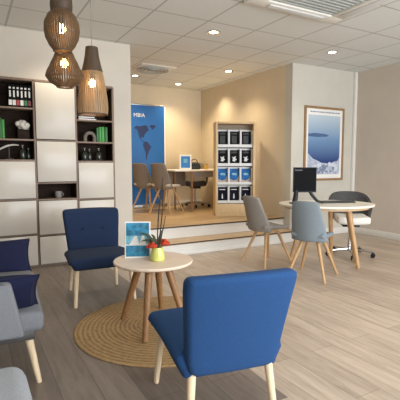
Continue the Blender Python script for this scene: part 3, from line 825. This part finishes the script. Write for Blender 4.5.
# ------------------------------------------------------------------ brochure stand on the platform
SW, SD_, SH = .645, .26, 1.5
t = thing('brochure_stand', 'tall pale oak brochure stand with white rack tiers on the platform', 'display stand', (3.435,5.57,ZP), -23)
b = MB(); fw = .035
b.box((0,0,0),(fw,SD_,SH),.003); b.box((SW-fw,0,0),(SW,SD_,SH),.003); b.box((fw,0,SH-.03),(SW-fw,SD_,SH),.003); b.box((fw,.02,0),(SW-fw,SD_,.19),.003)
b.box((fw,.002,0),(SW-fw,.02,.03))
b.build('cabinet', M['stand_oak'], t)
MB().box((fw,SD_-.03,.19),(SW-fw,SD_-.01,SH-.03)).build('back_panel', M['stand_in'], t)
tiers = [(.20,'cov_navy'),(.50,'cov_sea'),(.80,'cov_black'),(1.10,'cov_black')]
tn = ['bottom tier','third tier','second tier','top tier']; cn = ['left','middle','right']
inner = SW-2*fw
for ti, (z, cv) in enumerate(tiers):
    r_ = MB()
    r_.box((fw,.05,z),(SW-fw,.17,z+.02)); r_.box((fw,.045,z),(SW-fw,.052,z+.045)); r_.box((fw,.155,z),(SW-fw,.165,z+.285))
    for k in range(4):
        xx = fw+inner*k/3; r_.box((max(fw,xx-.014),.06,z+.02),(min(SW-fw,xx+.014),.15,z+.27))
    r_.build('rack_tier', M['acryl'], t)
root_m = Matrix.Translation((3.435,5.57,ZP)) @ Matrix.Rotation(R(-23),4,'Z')
for ti, (z, cv) in enumerate(tiers):
    for k in range(3):
        xx = fw+inner*(k+.5)/3
        loc = root_m @ Vector((xx,.115,z+.021))
        desc = {'cov_navy':'navy brochure with pale figure','cov_sea':'blue sea brochure','cov_black':'black brochure'}[cv]
        bt = thing('brochure', '%s, %s pocket of the stand\'s %s' % (desc, cn[k], tn[ti]), 'brochure', loc, -23, 'brochures in the rack')
        ln = Matrix.Rotation(R(-4),4,'X'); wv = .078
        MB().box((-wv,-.006,0),(wv,.006,.235), .001, 1, mtx=ln).build('cover', M[cv], bt)
        if cv == 'cov_black':
            MB().box((-.048,-.0075,.185),(.048,-.0065,.215), mtx=ln).build('title_block', M['cov_grey'], bt)
            if ti == 2: MB().prism([(-.03,.06),(.01,.05),(.045,.09),(.02,.1),(.03,.14),(-.01,.12),(-.04,.13),(-.02,.1)],'y',-.0078,-.0066,mtx=ln).build('cover_picture', M['acryl'], bt)
            else: MB().box((-.04,-.0075,.04),(.04,-.0065,.165), mtx=ln).build('cover_picture', M['cov_grey'], bt)
        elif cv == 'cov_sea':
            MB().prism([(-wv,.0),(wv,0),(wv,.12),(.045,.06),(.0,.045),(-.04,.055),(-wv,.07)],'y',-.0078,-.0066,mtx=ln).build('cover_picture', M['cov_sand'], bt)
            MB().box((-.03,-.0075,.13),(.045,-.0065,.165), mtx=ln).build('title_block', M['art_pale'], bt)
        else:
            MB().box((-.05,-.0075,.19),(.05,-.0065,.203), mtx=ln).build('title_block', M['acryl'], bt)
            MB().prism([(-.012,.05),(.012,.05),(.008,.11),(0,.135),(-.008,.11)],'y',-.0078,-.0066,mtx=ln).build('cover_picture', M['acryl'], bt)

# ------------------------------------------------------------------ roll-up banner
t = thing('rollup_banner', 'blue roll-up banner with navy map of the Americas by the wall', 'banner', (2.875,7.25,ZP))
BW = .46
MB().box((-BW,-.004,.08),(BW,.004,1.93)).build('white_edge', M['paper'], t)
MB().box((-BW+.0,-.006,.08),(BW-.022,-.0042,1.918)).build('sheet', M['ban_blue'], t)
def P(px, py):   # map outline given in metres on the sheet
    return (px, py)
b = MB()
NA = [(-.21,1.30),(-.15,1.36),(-.05,1.35),(.03,1.37),(.09,1.385),(.15,1.37),(.17,1.30),(.19,1.26),(.13,1.22),(.09,1.17),(.06,1.12),(.05,1.065),(.02,1.09),(-.02,1.08),(-.02,1.03),(.03,.99),(.06,.975),(.04,.965),(-.01,1.0),(-.05,1.05),(-.08,1.12),(-.10,1.20),(-.13,1.27)]
SA = [(.05,.96),(.11,.985),(.17,.95),(.19,.91),(.25,.86),(.23,.79),(.19,.74),(.17,.68),(.14,.62),(.13,.54),(.105,.51),(.10,.60),(.095,.70),(.06,.79),(.03,.86),(.03,.92)]
GR = [(.21,1.38),(.28,1.40),(.36,1.39),(.38,1.36),(.33,1.32),(.29,1.275),(.26,1.31),(.22,1.35)]
for pl in (NA, SA, GR): b.prism([(x*.74-.02, (z-1.40)*.74+1.565) for x, z in pl], 'y', -.0078, -.0062)
b.build('map', M['ban_map'], t)
text_mesh('MBIA', .10, M['paper'], 'lettering', t, Matrix.Translation((-.18,-.0065,1.70)) @ Matrix.Rotation(PI/2,4,'X'))
b = MB(); b.box((-BW-.01,-.06,0),(BW+.01,.06,.075), .015); b.build('base', M['alu'], t)
MB().tube((0,.03,.05),(0,.03,1.92),.008,n=10).build('pole', M['alu'], t)
MB().box((-BW,-.009,1.915),(BW,.012,1.938), .003).build('top_rail', M['alu'], t)

# ------------------------------------------------------------------ platform desk and its things
t = thing('platform_desk', 'pale desk with dark legs on the platform beside taupe chairs', 'desk', (0,0,ZP))
MB().box((3.05,6.25,.705),(4.24,6.95,.735), .006).build('table_top', M['desk_top'], t)
b = MB(); b.box((3.12,6.86,.42),(3.56,6.88,.70), .003); b.build('modesty_panel', M['stone_grey'], t)
b = MB(); b.box((3.42,6.30,.60),(4.2,6.32,.704), .003); b.build('apron', M['cup'], t)
for x, y in ((3.40,6.30),(3.33,6.82),(4.18,6.30),(4.18,6.82)):
    MB().tube((x,y,0),(x,y,.705),.018,.024,14).build('leg', M['oak'], t)
dz2 = ZP+.735
t = thing('leaflet_holder', 'white framed blue leaflet holder standing on the platform desk', 'leaflet holder', (3.34,6.42,dz2), -28)
ln = Matrix.Rotation(R(-10),4,'X')
MB().box((-.105,-.006,0),(.105,.006,.265), .003, 1, mtx=ln).build('frame', M['paper'], t)
MB().box((-.08,-.0085,.03),(.08,-.0065,.235), mtx=ln).build('leaflet', M['leaf_blue'], t)
MB().box((-.035,-.01,.12),(.035,-.0087,.19), mtx=ln).build('picture', M['art_pale'], t)
MB().prism([(0,.03),(.1,0),(.09,0),(0,.004)],'x',-.03,.03, mtx=Matrix.Translation((0,.03,0))).build('prop', M['paper'], t)
t = thing('handbag', 'black rounded handbag on the platform desk beside the leaflet holder', 'bag', (3.56,6.50,dz2), -25)
MB().box((-.12,-.06,0),(.12,.06,.13), .04, 4, sub=2, deform=lambda v: (v.x*(1-.35*max(0,v.z-.02)/.13), v.y*(1-.4*v.z/.13), v.z)).build('bag_body', M['black'], t)
b = MB(); b.path([(.06*math.cos(PI*k/10),0,.11+.075*math.sin(PI*k/10)) for k in range(11)], .007, 8); b.build('handle', M['black'], t)
t = thing('pouch', 'small yellow pouch on the platform desk right of the black bag', 'pouch', (3.76,6.42,dz2), -25)
MB().box((-.045,-.03,0),(.045,.03,.10), .02, 3, sub=2, deform=lambda v: (v.x*(1-.3*v.z/.1), v.y*(1-.7*v.z/.1), v.z)).build('pouch_body', M['knit_y'], t)
MB().box((-.03,-.011,.088),(.03,.011,.098), .003).build('zip', M['dgrey'], t)
office_chair('dark office chair on casters behind the platform desk', (3.85,7.0,ZP), 155, M['taupe_dark'], M['char'], .46, .22, .42)

# ------------------------------------------------------------------ light and sky
w = bpy.data.worlds.new('World'); bpy.context.scene.world = w; w.use_nodes = True
bg = w.node_tree.nodes['Background']; bg.inputs['Color'].default_value = (.75,.86,1,1); bg.inputs['Strength'].default_value = .9
l = bpy.data.lights.new('window_daylight', 'AREA'); l.shape = 'RECTANGLE'; l.size = 5.0; l.size_y = 2.25; l.energy = 185; l.color = (.93,.96,1)
o = bpy.data.objects.new('window_daylight', l); C.objects.link(o); o.location = (2.75,-1.72,1.33); o.rotation_euler = (R(80),0,0)

# ------------------------------------------------------------------ camera
cam = bpy.data.cameras.new('camera'); co = bpy.data.objects.new('camera', cam); C.objects.link(co)
cam.sensor_width = 36; cam.sensor_height = 36; cam.sensor_fit = 'HORIZONTAL'; cam.lens = 36*410/400
co.location = (0,0,1.15); co.rotation_euler = (R(85),0,R(-29.5))
cam.clip_start = .05
sc = bpy.context.scene; sc.camera = co
sc.view_settings.view_transform = 'Standard'; sc.view_settings.look = 'None'; sc.view_settings.exposure = .82; sc.view_settings.gamma = 1
sc.view_settings.use_curve_mapping = False
sc.cycles.use_denoising = True
sc.cycles.max_bounces = 8
